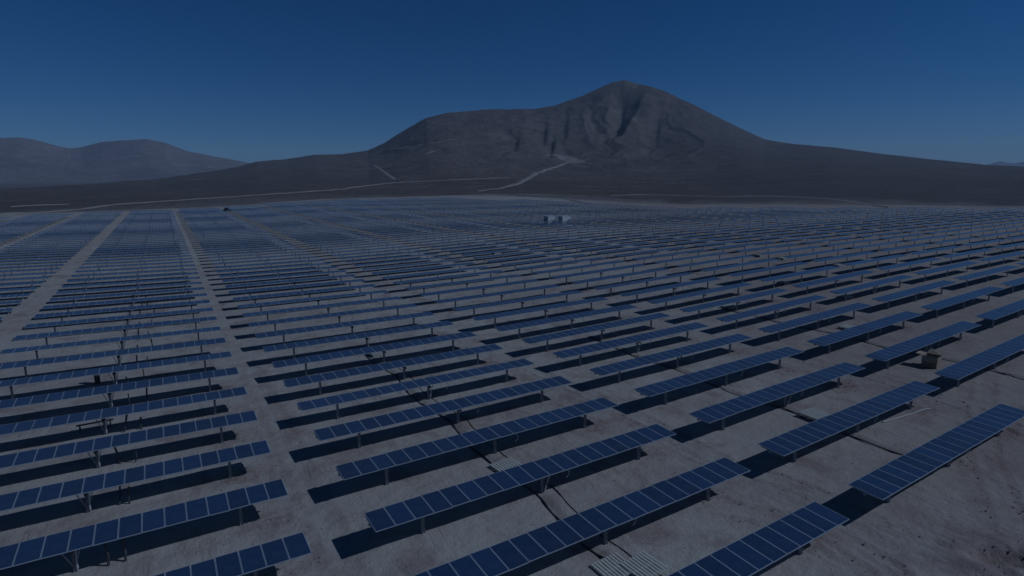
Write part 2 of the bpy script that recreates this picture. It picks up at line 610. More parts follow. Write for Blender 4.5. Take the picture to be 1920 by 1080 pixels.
# cable trench mounds beside the middle posts of each block
for j in (0, 1, 2):
    xt = X0 + j * (TLEN + GAP) + 9.55 + SHEAR * (GY - ROW0) + 0.25 * np.sin(GY * 0.55 + j) 
    d = GX - xt
    mask = (GY > 12) & (GY < 58) if j == 0 else (GY > 14) & (GY < 50)
    GZ = GZ + np.where(mask, 0.07 * np.exp(-((d - 0.55) / 0.35) ** 2) * (0.3 + fbm(GX / 0.8, GY / 0.8, 3, 5)) - 0.09 * np.exp(-(d / 0.22) ** 2), 0) * near
    dist_a = np.maximum(dist_a, np.where(mask, 0.3 * np.exp(-((d - 0.3) / 0.5) ** 2), 0) * near)
# wheel ruts curling through the open ground
def rut(pts, w=0.16, depth=0.09, gauge=1.55):
    global GZ, dist_a
    P = np.array(pts, float)
    t = np.linspace(0, len(P) - 1, 90); i = np.clip(t.astype(int), 0, len(P) - 2); f = (t - i)[:, None]
    Q = P[i] * (1 - f) + P[i + 1] * f
    for k in range(3):
        Q[1:-1] = (Q[:-2] + Q[1:-1] * 2 + Q[2:]) / 4
    T = np.gradient(Q, axis=0); T /= np.linalg.norm(T, axis=1)[:, None]
    Nn = np.stack([-T[:, 1], T[:, 0]], 1)
    for sgn in (-0.5, 0.5):
        L = Q + Nn * gauge * sgn
        lo, hi = L.min(0) - 1.5, L.max(0) + 1.5
        ix = np.where((gx > lo[0]) & (gx < hi[0]))[0]; iy = np.where((gy > lo[1]) & (gy < hi[1]))[0]
        if not len(ix) or not len(iy):
            continue
        sl = np.s_[ix[0]:ix[-1] + 1, iy[0]:iy[-1] + 1]
        d = np.full(GX[sl].shape, 9.0)
        for q in L:
            d = np.minimum(d, np.hypot(GX[sl] - q[0], GY[sl] - q[1]))
        br = 0.35 + 1.1 * fbm(GX[sl] / 0.7, GY[sl] / 0.7, 3, 77)
        GZ[sl] += (-depth * np.exp(-(d / w) ** 2) + depth * 0.9 * np.exp(-((d - w * 2.0) / w) ** 2)) * br
        dist_a[sl] = np.maximum(dist_a[sl], 0.45 * np.exp(-(d / 0.5) ** 2) * br)
rut([(24.5, 18.9), (26.5, 16.2), (27.6, 13.6), (27.2, 11.0), (25.6, 9.0)])
rut([(29.5, 21.5), (30.6, 16.5), (30.2, 11.5), (31.5, 8.0)], depth=0.05)
rut([(29.0, 44), (29.3, 36), (29.6, 29), (29.2, 22)], depth=0.07)
rut([(52.8, 40), (53.0, 32), (53.4, 25), (52.2, 17), (50, 12)], depth=0.06)
rut([(36, 9.2), (44, 13.2), (52, 16.2), (62, 19.5)], depth=0.05)
rut([(34, 4.0), (44, 9.0), (56, 14.0)], depth=0.05)
rut([(5.6, 20), (5.9, 32), (6.1, 44), (6.3, 58)], depth=0.04)
# the freshly dug hole at the front corner
hx, hy = GX - 33.0, GY - 8.3
a_, b_ = hx * 0.85 - hy * 0.53, hx * 0.53 + hy * 0.85
hole = np.exp(-((a_ / 1.5) ** 4 + (b_ / 0.42) ** 2))
rim = np.exp(-((np.hypot(a_ / 1.9, b_ / 1.1) - 1.0) / 0.45) ** 2)
GZ = GZ - 0.75 * hole + rim * (0.10 + 0.34 * (clod - 0.4))
dist_a = np.clip(np.maximum(dist_a, 0.9 * np.exp(-((hx / 2.6) ** 2 + (hy / 1.9) ** 2))), 0, 1)
gb = np.degrees(np.arctan2(GX, GY)); gr_ = np.hypot(GX, GY)
r0g = np.interp(gb, RIDGE[:, 0], RIDGE[:, 1])
gravel = sstep(0, 60, gr_ - r0g - 10 + 30 * (fbm(GX / 60, GY / 60, 3, 91) - 0.5)) * np.where((gb > -80) & (gb < 95), 1, 0.4)
trampled = sstep(14, 62, GX - 0.75 * (GY - 14)) * (0.45 + 0.9 * fbm(GX / 9, GY / 9, 4, 201)).clip(0, 1)
me = grid_mesh("ground", GX, GY, GZ, [M_GROUND], {"disturbed": dist_a, "gravel": gravel, "trampled": trampled})
tag(link("ground", me), "pale sandy desert ground under the solar field", kind="structure")

# ------------------------------------------------------------------ mountain and hills
mb = np.concatenate([np.linspace(-75, -14, 60), np.linspace(-13.8, 84, 1050), np.linspace(84.5, 90, 8)])
ms = np.concatenate([np.linspace(-0.02, 1.0, 260), np.linspace(1.01, 1.7, 28)])
B, S_ = np.meshgrid(mb, ms, indexing='ij')
r0m = np.interp(B, RIDGE[:, 0], RIDGE[:, 1]); Dm = np.interp(B, RIDGE[:, 0], RIDGE[:, 2])
RR = r0m + S_ * (Dm - r0m)
MZ = base_z(RR * np.sin(np.radians(B)), 0) + mountain_z(B, RR)
me = grid_mesh("mountain", RR * np.sin(np.radians(B)), RR * np.cos(np.radians(B)), MZ, [M_MOUNT],
               {"foot_sand": 0.8 * (1 - sstep(0.008, 0.05 + 0.06 * (1 - sstep(8, 24, B)), S_ + 0.05 * (fbm(B / 2.5, S_ * 14, 4, 57) - 0.5))) * (0.6 + 0.4 * sstep(10, 26, B)),
                "dark_gravel": np.clip(0.25 + 0.75 * sstep(43, 58, B) - 0.15 * sstep(0.1, 0.5, S_) + 0.45 * (1 - sstep(4, 27, B)), 0, 1) * (0.7 + 0.6 * fbm(B / 3, S_ * 6, 4, 55))})
tag(link("mountain", me), "dark grey-brown desert mountain with a pointed summit and flat shoulder", kind="structure")


def hills(name, pts, depth, front, seed, gul):
    P = np.array(pts, float)
    b = np.linspace(P[0, 0], P[-1, 0], 420); s = np.concatenate([np.linspace(0, 1, 90), np.linspace(1.03, 1.5, 12)])
    Bb, Ss = np.meshgrid(b, s, indexing='ij')
    zr = np.interp(Bb, P[:, 0], P[:, 1])
    r = front + Ss * (depth - front)
    sc = np.clip(Ss, 0, 1)
    x, y = r * np.sin(np.radians(Bb)), r * np.cos(np.radians(Bb))
    w = fbm(x / 900, y / 900, 4, seed)
    n1 = 1 - np.abs(2 * fbm(x / 1300 + w, y / 1300, 4, seed + 3, 0.45) - 1)
    n2 = 1 - np.abs(2 * fbm(x / 420 + 2 * w, y / 600, 3, seed + 7) - 1)
    A = np.sin(np.pi * sc)
    z = zr * sc ** 1.15 * (1 - gul * A * (0.34 * (1 - n1) + 0.16 * (1 - n2)))
    z = z + (fbm(x / 240, y / 240, 5, seed + 11, 0.55) - 0.5) * 60 * A * gul + (fbm(x / 130, y / 130, 3, seed + 5) - 0.5) * 10 * sstep(0.9, 1, sc)
    z = z * np.clip(1 - np.clip(Ss - 1, 0, None) * 1.9, 0, 1)
    me = grid_mesh(name, x, y, z - 2 * (Ss <= 0), [M_HILL])
    return link(name, me)


tag(hills("distant_hills", [(-19.152, 176.7), (-15.719, 288.8), (-12.4, 359.3), (-10.453, 395.7), (-9.018, 393.6), (-7.963, 403.3), (-7.061, 383.7),
     (-5.997, 339.7), (-5.045, 313.4), (-4.371, 320.4), (-2.945, 380.2), (-1.511, 400.6), (0.152, 416.8), (1.449, 384.2), (2.948, 307.6), (4.933, 256.3),
     (6.583, 219.1), (7.85, 186.1), (10.017, 117.7), (13.657, 28.1)], 7000, 5100, 200, 0.9),
    "rounded purple-brown hills beyond the plain", kind="structure")
tag(hills("far_blue_hill", [(69.029, 37.1), (70.298, 113.0), (70.95, 207.9), (71.642, 252.7), (72.11, 231.2), (72.417, 220.3), (72.999, 245.6),
     (74.151, 257.8), (75.305, 188.0), (77.494, 55.3), (79.252, 8.3)], 14000, 12500, 300, 0.5),
    "small blue hill behind the mountain's long slope", kind="structure")

# pale tracks draped over the apron: world polylines with widths
TRACKS = [
    ([(-72.5, 376.1), (-70.0, 376.6), (-67.4, 377.0), (-64.9, 377.5), (-58.5, 381.5), (-51.9, 384.5), (-44.9, 386.4), (-41.1, 391.9), (-37.6, 401.2), (-34.2, 415.6), (-31.6, 431.8), (-28.8, 447.1), (-25.7, 463.3), (-16.2, 477.7), (-6.1, 495.0), (5.0, 508.0), (17.4, 525.7), (30.1, 532.2), (44.0, 547.2), (59.7, 563.8), (74.6, 568.1), (91.4, 580.9), (118.4, 608.6), (145.7, 628.3), (181.0, 667.9), (208.1, 720.6), (234.4, 764.9), (257.9, 795.2), (279.8, 813.2), (302.1, 830.8), (327.0, 852.4), (352.3, 848.8), (377.7, 845.5), (400.6, 836.0), (419.2, 834.7), (439.7, 837.6), (458.6, 836.6), (484.2, 847.4), (507.4, 853.6), (532.5, 861.7)], 5.5, 'pale dirt track climbing the dark apron left of the mountain'),
    ([(-67.0, 346.6), (-65.0, 349.0), (-63.2, 352.4), (-61.3, 355.8), (-55.7, 362.7), (-50.0, 369.6), (-43.8, 376.5), (-36.7, 380.2), (-29.5, 384.9), (-22.0, 390.4), (-11.3, 397.8), (-0.0, 405.0), (12.0, 410.8), (21.1, 416.5), (30.2, 419.9), (39.8, 423.1), (49.0, 427.2), (58.1, 430.1), (67.2, 430.8), (79.8, 433.7), (92.6, 437.3), (106.6, 443.4), (116.6, 451.2), (127.4, 460.7), (138.8, 471.0), (150.7, 470.4), (162.8, 470.6), (175.1, 470.5), (193.4, 475.1), (211.9, 479.2), (231.7, 484.4), (252.2, 487.7), (270.2, 485.9), (286.8, 481.0), (299.0, 467.6), (305.7, 447.5), (317.3, 435.7), (322.1, 423.4), (325.6, 410.6), (326.7, 395.5)], 13, "pale dirt track along the field's far edge"),
    ([(305.8, 566.8), (332.6, 595.4), (353.0, 611.4), (375.0, 628.7), (410.4, 670.3), (450.9, 718.2), (485.4, 754.3), (556.1, 846.7), (612.2, 913.9), (690.3, 1010.8), (744.1, 1066.0), (788.2, 1105.8), (826.8, 1136.0), (858.5, 1158.6), (907.9, 1204.1), (938.5, 1223.5), (948.9, 1245.8), (970.7, 1283.2), (1004.3, 1336.8), (1000.3, 1346.0), (964.4, 1311.6), (966.0, 1327.8), (987.1, 1371.8), (981.3, 1378.4), (964.5, 1369.4)], 13, 'broad pale track winding up to the foot of the mountain'),
    ([(938.5, 1223.5), (944.3, 1210.2), (944.6, 1190.8), (943.5, 1170.0), (938.2, 1143.3), (933.6, 1118.6), (921.4, 1085.7)], 9, 'short pale spur running right from the winding track'),
    ([(521.9, 1567.4), (507.7, 1508.9), (485.5, 1428.8), (479.8, 1397.9), (463.6, 1335.8), (438.3, 1249.4), (428.4, 1208.3), (417.7, 1167.5), (404.0, 1119.3), (391.3, 1075.0), (359.4, 975.9), (349.0, 937.1), (336.3, 892.8)], 11, 'short steep pale track on the slope left of centre'),
    ([(342.7, 388.5), (354.2, 386.2), (368.2, 386.7), (389.4, 394.1), (390.6, 378.6), (386.7, 359.5), (391.0, 348.9), (390.7, 338.6), (386.9, 326.1), (385.1, 315.7), (389.3, 308.9), (390.0, 299.9), (387.3, 288.6), (390.9, 287.1), (396.9, 287.4), (401.3, 286.4), (400.5, 275.3), (399.3, 264.6), (396.9, 253.6), (388.4, 238.9), (387.9, 230.0), (378.5, 216.4), (372.4, 206.9), (366.9, 198.2), (361.2, 189.8), (350.7, 177.4), (339.8, 165.6), (324.9, 152.6)], 7, "thin pale track curving along the mountain's foot at right"),
    ([(286.8, 481.0), (292.1, 469.6), (291.4, 449.9), (292.8, 434.6), (289.6, 418.5), (290.1, 408.5), (288.5, 396.1), (285.6, 387.0), (283.2, 378.9), (280.6, 370.8), (271.2, 355.3), (262.8, 341.6), (255.6, 329.5), (245.4, 309.5), (236.6, 292.2), (228.7, 276.7)], 5, "pale track forking down towards the field's far corner"),
    ([(332.7, 883.4), (336.3, 856.3), (331.4, 810.9), (336.7, 792.5), (336.2, 765.4), (327.5, 722.2), (328.0, 701.1)], 5, 'faint pale track dipping below the climbing track'),
    ([(-71.8, 449.3), (-69.0, 452.8), (-66.6, 459.2), (-64.0, 464.6), (-61.0, 469.1), (-57.9, 472.5), (-54.7, 475.9), (-52.0, 477.2), (-49.2, 476.5), (-46.3, 474.7)], 2.2, 'faint pale streak on the dark plain at far left'),
    ([(64.2, 1263.4), (71.5, 1258.0), (78.1, 1245.6), (85.3, 1243.1)], 8, 'faint pale scrape high on the left plain'),
    ([(991.6, 1375.9), (991.7, 1361.0), (999.2, 1356.8), (1007.2, 1353.3), (1005.8, 1339.4), (975.2, 1287.3), (966.6, 1265.0), (954.9, 1238.6), (947.8, 1218.8), (946.1, 1206.2), (942.7, 1189.8), (936.5, 1170.5), (938.9, 1162.1)], 52, 'pale scraped patch at the top of the winding track'),
    ([(677.8, 1826.3), (690.3, 1770.2), (711.4, 1741.3), (722.1, 1689.1), (732.2, 1630.1), (763.1, 1621.4), (799.7, 1623.8)], 9, "faint pale scrape slanting up the mountain's left shoulder"),
    ([(630.8, 1929.5), (643.8, 1893.6), (644.1, 1825.7), (652.1, 1782.5), (660.4, 1748.4), (657.1, 1687.6), (655.6, 1634.4)], 9, 'faint pale scrape low on the left shoulder'),
    ([(635.8, 1471.5), (646.8, 1472.2), (661.3, 1481.1), (680.8, 1500.8)], 8, 'short faint scrape above the climbing track'),
    ([(285.3, 161.8), (294.4, 157.8), (303.2, 153.8), (311.9, 149.7), (319.7, 144.9), (327.2, 140.2), (334.6, 135.4), (344.6, 129.1), (353.3, 122.6), (362.8, 116.4), (368.2, 112.4), (373.6, 108.4), (377.9, 104.2)], 4, "pale track along the field's right edge")]  #ENDT
for pts, wid, lab in TRACKS:
    P = np.array(pts, float)
    seg = np.r_[0, np.cumsum(np.hypot(*np.diff(P, axis=0).T))]
    n = max(8, int(seg[-1] / 9))
    t = np.linspace(0, seg[-1], n)
    Q = np.stack([np.interp(t, seg, P[:, 0]), np.interp(t, seg, P[:, 1])], 1)
    for k in range(2):
        Q[1:-1] = (Q[:-2] + 2 * Q[1:-1] + Q[2:]) / 4
    T = np.gradient(Q, axis=0); T /= np.linalg.norm(T, axis=1)[:, None]
    Nn = np.stack([-T[:, 1], T[:, 0]], 1)
    ww = wid * (0.5 + 0.55 * fbm(t / 40, t * 0, 3, 13)) * np.minimum(1, 0.25 + 6 * np.minimum(t, seg[-1] - t) / seg[-1])
    off = np.linspace(-0.5, 0.5, 7)
    TX = Q[:, :1] + Nn[:, :1] * ww[:, None] * off; TY = Q[:, 1:] + Nn[:, 1:] * ww[:, None] * off
    edge = 1 - (2 * np.abs(off)) ** 4
    TZ = surf_z(TX, TY) + 0.15 + (0.0007 * np.hypot(TX, TY)).clip(0, 0.9) * edge - 0.15 * (1 - edge)
    tag(link("dirt_track", grid_mesh("dirt_track", TX, TY, TZ, [M_TRACK])), lab, kind="structure")

# ------------------------------------------------------------------ solar tables
PANEL_W = 0.995


def panel_geo(b, cx, w=PANEL_W, uvs=True):
    b.box((cx, 0, -0.02), (w, PW, 0.04), 0)
    e = 0.028
    x0, x1, y0, y1, z = cx - w / 2 + e, cx + w / 2 - e, -PW / 2 + e, PW / 2 - e, 0.002
    b.quad([(x0, y0, z), (x1, y0, z), (x1, y1, z), (x0, y1, z)], 1, [(0, 0), (1, 0), (1, 1), (0, 1)])


b = MB(); panel_geo(b, 0.0)
b.quad([(-0.46, -0.85, -0.043), (-0.46, 0.85, -0.043), (0.46, 0.85, -0.043), (0.46, -0.85, -0.043)], 2)
ME_PANEL = b.mesh("solar_panel", [M_FRAME, M_CELL, M_BACK])
b = MB()
for i in range(20):
    panel_geo(b, -TLEN / 2 + (i + 0.5) * PITCHX)
ME_PANELROW = b.mesh("panel_row", [M_FRAME, M_CELL])
b = MB()
b.tube([(-TLEN / 2 - 0.06, 0, -0.13), (TLEN / 2 + 0.06, 0, -0.13)], 0.065, 8, 0)
for i in range(21):
    b.box((-TLEN / 2 + i * PITCHX, 0, -0.055), (0.05, 1.25, 0.03), 0)
ME_TUBE = b.mesh("torque_tube", [M_STEEL])
b = MB()
b.tube([(-TLEN / 2, 0, -0.13), (TLEN / 2, 0, -0.13)], 0.065, 5, 0)
ME_TUBE_LO = b.mesh("torque_tube_plain", [M_STEEL])
b = MB()                                                    # I-section post with bearing head
HT = H_PANEL - 0.20
b.box((-0.072, 0, (HT - 0.35) / 2), (0.010, 0.15, HT + 0.35), 0)
b.box((0.072, 0, (HT - 0.35) / 2), (0.010, 0.15, HT + 0.35), 0)
b.box((0, 0, (HT - 0.35) / 2), (0.134, 0.012, HT + 0.35), 0)
ME_POST = b.mesh("post", [M_STEEL])
b = MB()
b.box((0, 0, H_PANEL - 0.16), (0.09, 0.24, 0.26), 0)
b.box((0, 0, H_PANEL - 0.34), (0.17, 0.19, 0.12), 0)
ME_BEAR = b.mesh("bearing", [M_DARK])
b = MB()
b.box((0, 0, (HT - 0.3) / 2), (0.125, 0.125, HT + 0.3), 0)
ME_POST_LO = b.mesh("post_plain", [M_STEEL])
b = MB()                                                    # slew drive with its motor and push arm
b.box((0, 0.0, H_PANEL - 0.30), (0.26, 0.30, 0.30), 0)
b.tube([(0, -0.12, H_PANEL - 0.33), (0, -0.46, H_PANEL - 0.40)], 0.075, 8, 0)
ME_DRIVE = b.mesh("drive", [M_DARK])
b = MB()
b.tube([(0.12, -0.20, 0.55), (0.20, -0.50, H_PANEL - 0.12)], 0.03, 6, 0)
b.tube([(0.12, -0.20, 0.55), (0.10, -0.08, 0.15)], 0.045, 6, 0)
ME_ARM = b.mesh("actuator_arm", [M_GREYC])
b = MB()
b.tube([(0, -0.30, -0.05), (0.10, -0.42, -0.30), (0.24, -0.50, -0.50), (0.22, -0.46, -0.72), (0.10, -0.38, -0.86)], 0.028, 6, 0)
ME_LOOP = b.mesh("cable_loop", [M_GREYC])
b = MB()
b.tube([(0, 0, -0.2), (0.03, -0.03, 0.7), (-0.04, -0.1, 1.38)], 0.075, 7, 0)
ME_RISER = b.mesh("cable_riser", [M_DARK])
b = MB()                                                    # a V of bracing rods on the drive post (left blocks)
b.tube([(-0.05, -0.05, 0.30), (-0.42, -0.52, 1.42)], 0.03, 6, 0)
b.tube([(0.05, -0.05, 0.30), (0.36, -0.52, 1.42)], 0.03, 6, 0)
ME_BRACE = b.mesh("bracing_rods", [M_STEEL])

ORD = ["", "first", "second", "third", "fourth", "fifth", "sixth", "seventh", "eighth", "ninth", "tenth", "eleventh", "twelfth", "thirteenth",
       "fourteenth", "fifteenth", "sixteenth", "seventeenth", "eighteenth", "nineteenth"]
TENS = {20: "twent", 30: "thirt", 40: "fort", 50: "fift", 60: "sixt", 70: "sevent", 80: "eight"}
TENW = {20: "twenty", 30: "thirty", 40: "forty", 50: "fifty", 60: "sixty", 70: "seventy", 80: "eighty"}


def ordinal(n):
    if n < 20:
        return ORD[n]
    t, u = n // 10 * 10, n % 10
    return TENS[t] + "ieth" if u == 0 else TENW[t] + "-" + ORD[u]


def project(p):
    d = Vector(p) - Vector((0, 0, CAM_H))
    z = d.dot(fw)
    if z < 1:
        return None
    return 960 + FPX * d.dot(r2) / z, 540 - FPX * d.dot(u2) / z, z


tables = []
for k in range(-2, 78):
    yc = ROW0 + k * ROWP
    for j in range(-4, 17):
        if (j < 0 and k < 0) or (k == -2 and j > 1):
            continue
        xl, ln = table_left(j, yc)
        xc = xl + ln / 2
        if not in_field(xc, yc):
            continue
        zc = float(base_z(xc, yc))
        vis = False
        for e in np.linspace(-0.5, 0.5, 9):
            for dy in (-0.9, 0.9):
                q = project((xc + e * ln, yc + dy, zc + H_PANEL))
                if q and -25 < q[0] < 1945 and q[1] < 1100:
                    vis = True
        if vis:
            tables.append((math.hypot(xc, yc), k, j, xc, yc, zc, ln))
tables.sort()
GROUP = "solar tables in rows across the desert field"
FAR = []
for n, (d, k, j, xc, yc, zc, ln) in enumerate(tables):
    slope = float(base_z(xc + 1, yc) - base_z(xc - 1, yc)) / 2
    tl = TILT + random.gauss(0, 0.013)
    if n >= 300:
        FAR.append((xc, yc, zc, ln, slope, tl))
        continue
    root = link("solar_table", None, None, (xc, yc, zc))
    root.rotation_euler = (0, -math.atan(slope), random.gauss(0, 0.0007))
    root.scale = (ln / TLEN, 1, 1)
    side = "right" if j >= 0 else "left"
    jj = j + 1 if j >= 0 else -j
    kk = k + 3 if j >= 0 else k + 1
    tag(root, "dark blue solar table, %s %s of the long aisle, %s row from the front" % (ordinal(jj), side, ordinal(kk)), "solar table", GROUP)
    if d < 100:
        for i in range(20):
            o = link("solar_panel", ME_PANEL, root, (-TLEN / 2 + (i + 0.5) * PITCHX, 0, H_PANEL + random.gauss(0, 0.003)))
            o.rotation_euler = (tl + random.gauss(0, 0.007), random.gauss(0, 0.005), 0)
        o = link("torque_tube", ME_TUBE, root, (0, 0, H_PANEL)); o.rotation_euler = (tl, 0, 0)
        for i, px_ in enumerate(POSTS):
            p = link("post", ME_POST, root, (px_ - TLEN / 2, 0, 0))
            p.rotation_euler = (random.gauss(0, 0.006), random.gauss(0, 0.006), random.gauss(0, 0.03))
            if i != 1:
                link("bearing", ME_BEAR, p)
        mx = POSTS[1] - TLEN / 2
        link("drive", ME_DRIVE, root, (mx, 0, 0))
        if j >= 0:
            o = link("cable_loop", ME_LOOP, root, (mx + 1.25, 0, H_PANEL)); o.rotation_euler = (0, 0, random.gauss(0, 0.2))
            link("actuator_arm", ME_ARM, root, (mx, 0, 0)) if k % 3 == 0 else None
        else:
            link("actuator_arm", ME_ARM, root, (mx, 0, 0))
            link("bracing_rods", ME_BRACE, root, (mx, 0, 0))
            for dx in (1.35 + random.uniform(-.2, .2), 2.4 + random.uniform(-.5, .5)):
                o = link("cable_riser", ME_RISER, root, (mx + dx, -0.2 + random.uniform(-.2, .2), 0))
                o.rotation_euler = (random.gauss(0, 0.06), random.gauss(0, 0.17), random.uniform(0, 6))
                o.scale = (random.uniform(0.6, 1.15),) * 2 + (random.uniform(0.55, 1.1),)
    else:
        o = link("panel_row", ME_PANELROW, root, (0, 0, H_PANEL)); o.rotation_euler = (tl, 0, 0)
        link("torque_tube", ME_TUBE_LO, root, (0, 0, H_PANEL))
        for px_ in POSTS:
            link("post", ME_POST_LO, root, (px_ - TLEN / 2 + random.gauss(0, 0.3), 0, 0))

# the rest of the field, too small and too many to be told apart
b = MB()
for i in range(20):
    panel_geo(b, -TLEN / 2 + (i + 0.5) * PITCHX)
nP = len(b.v)
for px_ in POSTS:
    b.box((px_ - TLEN / 2, 0, (H_PANEL - 0.4) / 2), (0.12, 0.12, H_PANEL + 0.2), 2)
TV = np.array(b.v); TF = b.f; TM = np.array(b.mi)
TV[:nP, 2] += H_PANEL
nf = len(FAR)
VV = []
for xc, yc, zc, ln, slope, tl in FAR:
    v = TV.copy()
    v[:nP, 2] += v[:nP, 1] * tl
    v[nP:, 0] += np.repeat(rng.normal(0, 0.35, 3), 8)
    v[:, 0] *= ln / TLEN
    v[:, 2] += v[:, 0] * slope + zc
    v[:, 0] += xc; v[:, 1] += yc
    VV.append(v)
VV = np.concatenate(VV).astype(np.float32)
Fq = np.array(TF, np.int32)
FF = (Fq[None] + (np.arange(nf, dtype=np.int32) * len(TV))[:, None, None]).reshape(-1, 4)
me = bpy.data.meshes.new("far_solar_tables")
me.vertices.add(len(VV)); me.vertices.foreach_set("co", VV.ravel())
me.loops.add(FF.size); me.loops.foreach_set("vertex_index", FF.ravel())
me.polygons.add(len(FF)); me.polygons.foreach_set("loop_start", np.arange(len(FF), dtype=np.int32) * 4)
for mt in (M_FRAME, M_CELL, M_STEEL):
    me.materials.append(mt)
me.polygons.foreach_set("material_index", np.tile(TM, nf).astype(np.int32))
ul = me.uv_layers.new(name="UVMap")
uv1 = np.zeros((len(TF), 4, 2), np.float32)
for fi, uv in b.uv.items():
    uv1[fi] = uv
ul.data.foreach_set("uv", np.tile(uv1.ravel(), nf))
me.update(calc_edges=True)
tag(link("far_solar_tables", me), "far solar tables merging into fine blue lines", "solar table", GROUP, "stuff")


# ------------------------------------------------------------------ things lying about
def gz(x, y):
    return float(base_z(x, y))


def near_z(x, y):
    i = min(max(int(np.searchsorted(gx, x)), 1), len(gx) - 1); k = min(max(int(np.searchsorted(gy, y)), 1), len(gy) - 1)
    return float(max(GZ[i - 1:i + 1, k - 1:k + 1].max(), -5))


def pallet_meshes(nx, ly):
    sl = MB(); sl.box((0, 0, 0), (0.10, ly, 0.022), 0)
    st = MB(); st.box((0, 0, 0), (nx * 0.145, 0.09, 0.11), 0)
    return sl.mesh("slat", [M_WOOD]), st.mesh("stringer", [M_WOOD])


ME_SLAT, ME_STRINGER = pallet_meshes(9, 1.15)


def pallet(x, y, rz, layers, label):
    root = link("pallet", None, None, (x, y, near_z(x, y) - 0.01))
    root.rotation_euler = (0, 0, rz)
    root.scale = (1.3, 1.3, 1.1)
    tag(root, label, "pallet", "bleached pallets left between the solar rows")
    for L in range(layers):
        z = L * 0.145
        for yy in (-0.5, 0, 0.5):
            link("stringer", ME_STRINGER, root, (0, yy, z + 0.055))
        for i in range(9):
            o = link("slat", ME_SLAT, root, (-0.58 + i * 0.145, random.gauss(0, 0.006), z + 0.122))
            o.rotation_euler = (0, 0, random.gauss(0, 0.012))


PAL = [(16.55, 17.75, 0.02, 1, "bleached slatted pallet at the front, left of a matching one"),
       (17.75, 17.05, 0.05, 1, "bleached slatted pallet at the front, right of a matching one"),
       (17.25, 28.55, 0.1, 1, "bleached pallet beside the cable trench, behind the second front row"),
       (40.75, 22.55, -0.05, 2, "pale double-stacked pallet behind a right-hand table, dark shadow side"),
       (18.3, 56.0, 0.1, 2, "bleached pallet stack far up the long cable trench"),
       (65.2, 49.1, 0.0, 2, "bleached pallet stack right of centre, in the tenth row"),
       (84.7, 53.9, 0.1, 2, "bleached pallet stack in the fourth block right of the aisle, left one"),
       (82.8, 43.0, -0.1, 2, "bleached pallet stack in the fourth block, nearer the front"),
       (67.2, 34.2, 0.0, 2, "bleached pallet stack behind the third block's middle post"),
       (107.5, 57.9, 0.0, 3, "bleached pallet stack far right, nearest of a line of three"),
       (107.5, 69.0, 0.0, 3, "bleached pallet stack far right, middle of a line of three"),
       (107.7, 74.6, 0.1, 3, "bleached pallet stack far right, last of a line of three"),
       (67.0, 115.0, 0.0, 3, "tiny bleached pallet stack deep in the field's centre")]
for p in PAL:
    pallet(*p)

# black conduits along the trenches by the middle posts
def conduit(j, y0, y1, off, rad, mt, label, name="cable_conduit"):
    pts = []
    for y in np.arange(y0, y1, 0.5):
        x = X0 + j * (TLEN + GAP) + off + SHEAR * (y - ROW0) + 0.25 * math.sin(y * 0.55 + j) + 0.05 * math.sin(y * 2.1)
        i = int(np.searchsorted(gx, x)); k = int(np.searchsorted(gy, y))
        pts.append((x, y, float(GZ[i, k]) + rad * 0.5))
    b = MB(); b.tube(pts, rad, 6, 0)
    tag(link(name, b.mesh(name, [mt])), label, "cable")


conduit(0, 13.5, 57.5, 9.55, 0.055, M_BLACK, "thick black conduit in the trench through the first block's middle")
conduit(0, 13.5, 57.5, 10.75, 0.03, M_BLACK, "thin black cable running beside the first block's trench")
conduit(1, 15.5, 49.5, 9.55, 0.045, M_BLACK, "black conduit in the trench through the second block's middle")
conduit(2, 15.5, 49.5, 9.55, 0.045, M_BLACK, "black conduit in the trench through the third block's middle")

# pale pole lying on the ground
b = MB()
P0, P1 = Vector((44.1, 19.26, 0)), Vector((49.6, 18.5, 0))
pts = [P0.lerp(P1, t) for t in np.linspace(0, 1, 12)]
pts = [(p.x, p.y, near_z(p.x, p.y) + 0.05) for p in pts]
b.tube(pts, 0.05, 8, 0)
tag(link("pole", b.mesh("pole", [M_WOOD])), "long pale pole lying on the sand before a right-hand table", "pole")

# open cardboard carton
cx, cy = 60.6, 23.0
carton = link("cardboard_box", None, None, (cx, cy, gz(cx, cy)))
carton.rotation_euler = (0, 0, R(5))
tag(carton, "open brown cardboard box with one flap raised, between two right-hand tables", "box")
b = MB(); w, h, t = 1.2, 1.08, 0.02
b.box((0, -w / 2, h / 2), (w, t, h), 0); b.box((0, w / 2, h / 2), (w, t, h), 0)
b.box((-w / 2, 0, h / 2), (t, w - 2 * t, h), 0); b.box((w / 2, 0, h / 2), (t, w - 2 * t, h), 0)
b.box((0, 0, 0.02), (w - 2 * t, w - 2 * t, t), 0)
link("carton_body", b.mesh("carton_body", [M_CARD]), carton)
def flap(pts):
    b = MB(); n = len(pts)
    A_ = [Vector(p) for p in pts]
    nn = (A_[1] - A_[0]).cross(A_[2] - A_[1]).normalized() * 0.012
    b.quad([p + nn for p in A_]); b.quad([p - nn for p in reversed(A_)])
    for i in range(n):
        p, q = A_[i], A_[(i + 1) % n]
        b.quad([p - nn, q - nn, q + nn, p + nn])
    link("flap", b.mesh("flap", [M_CARD]), carton)


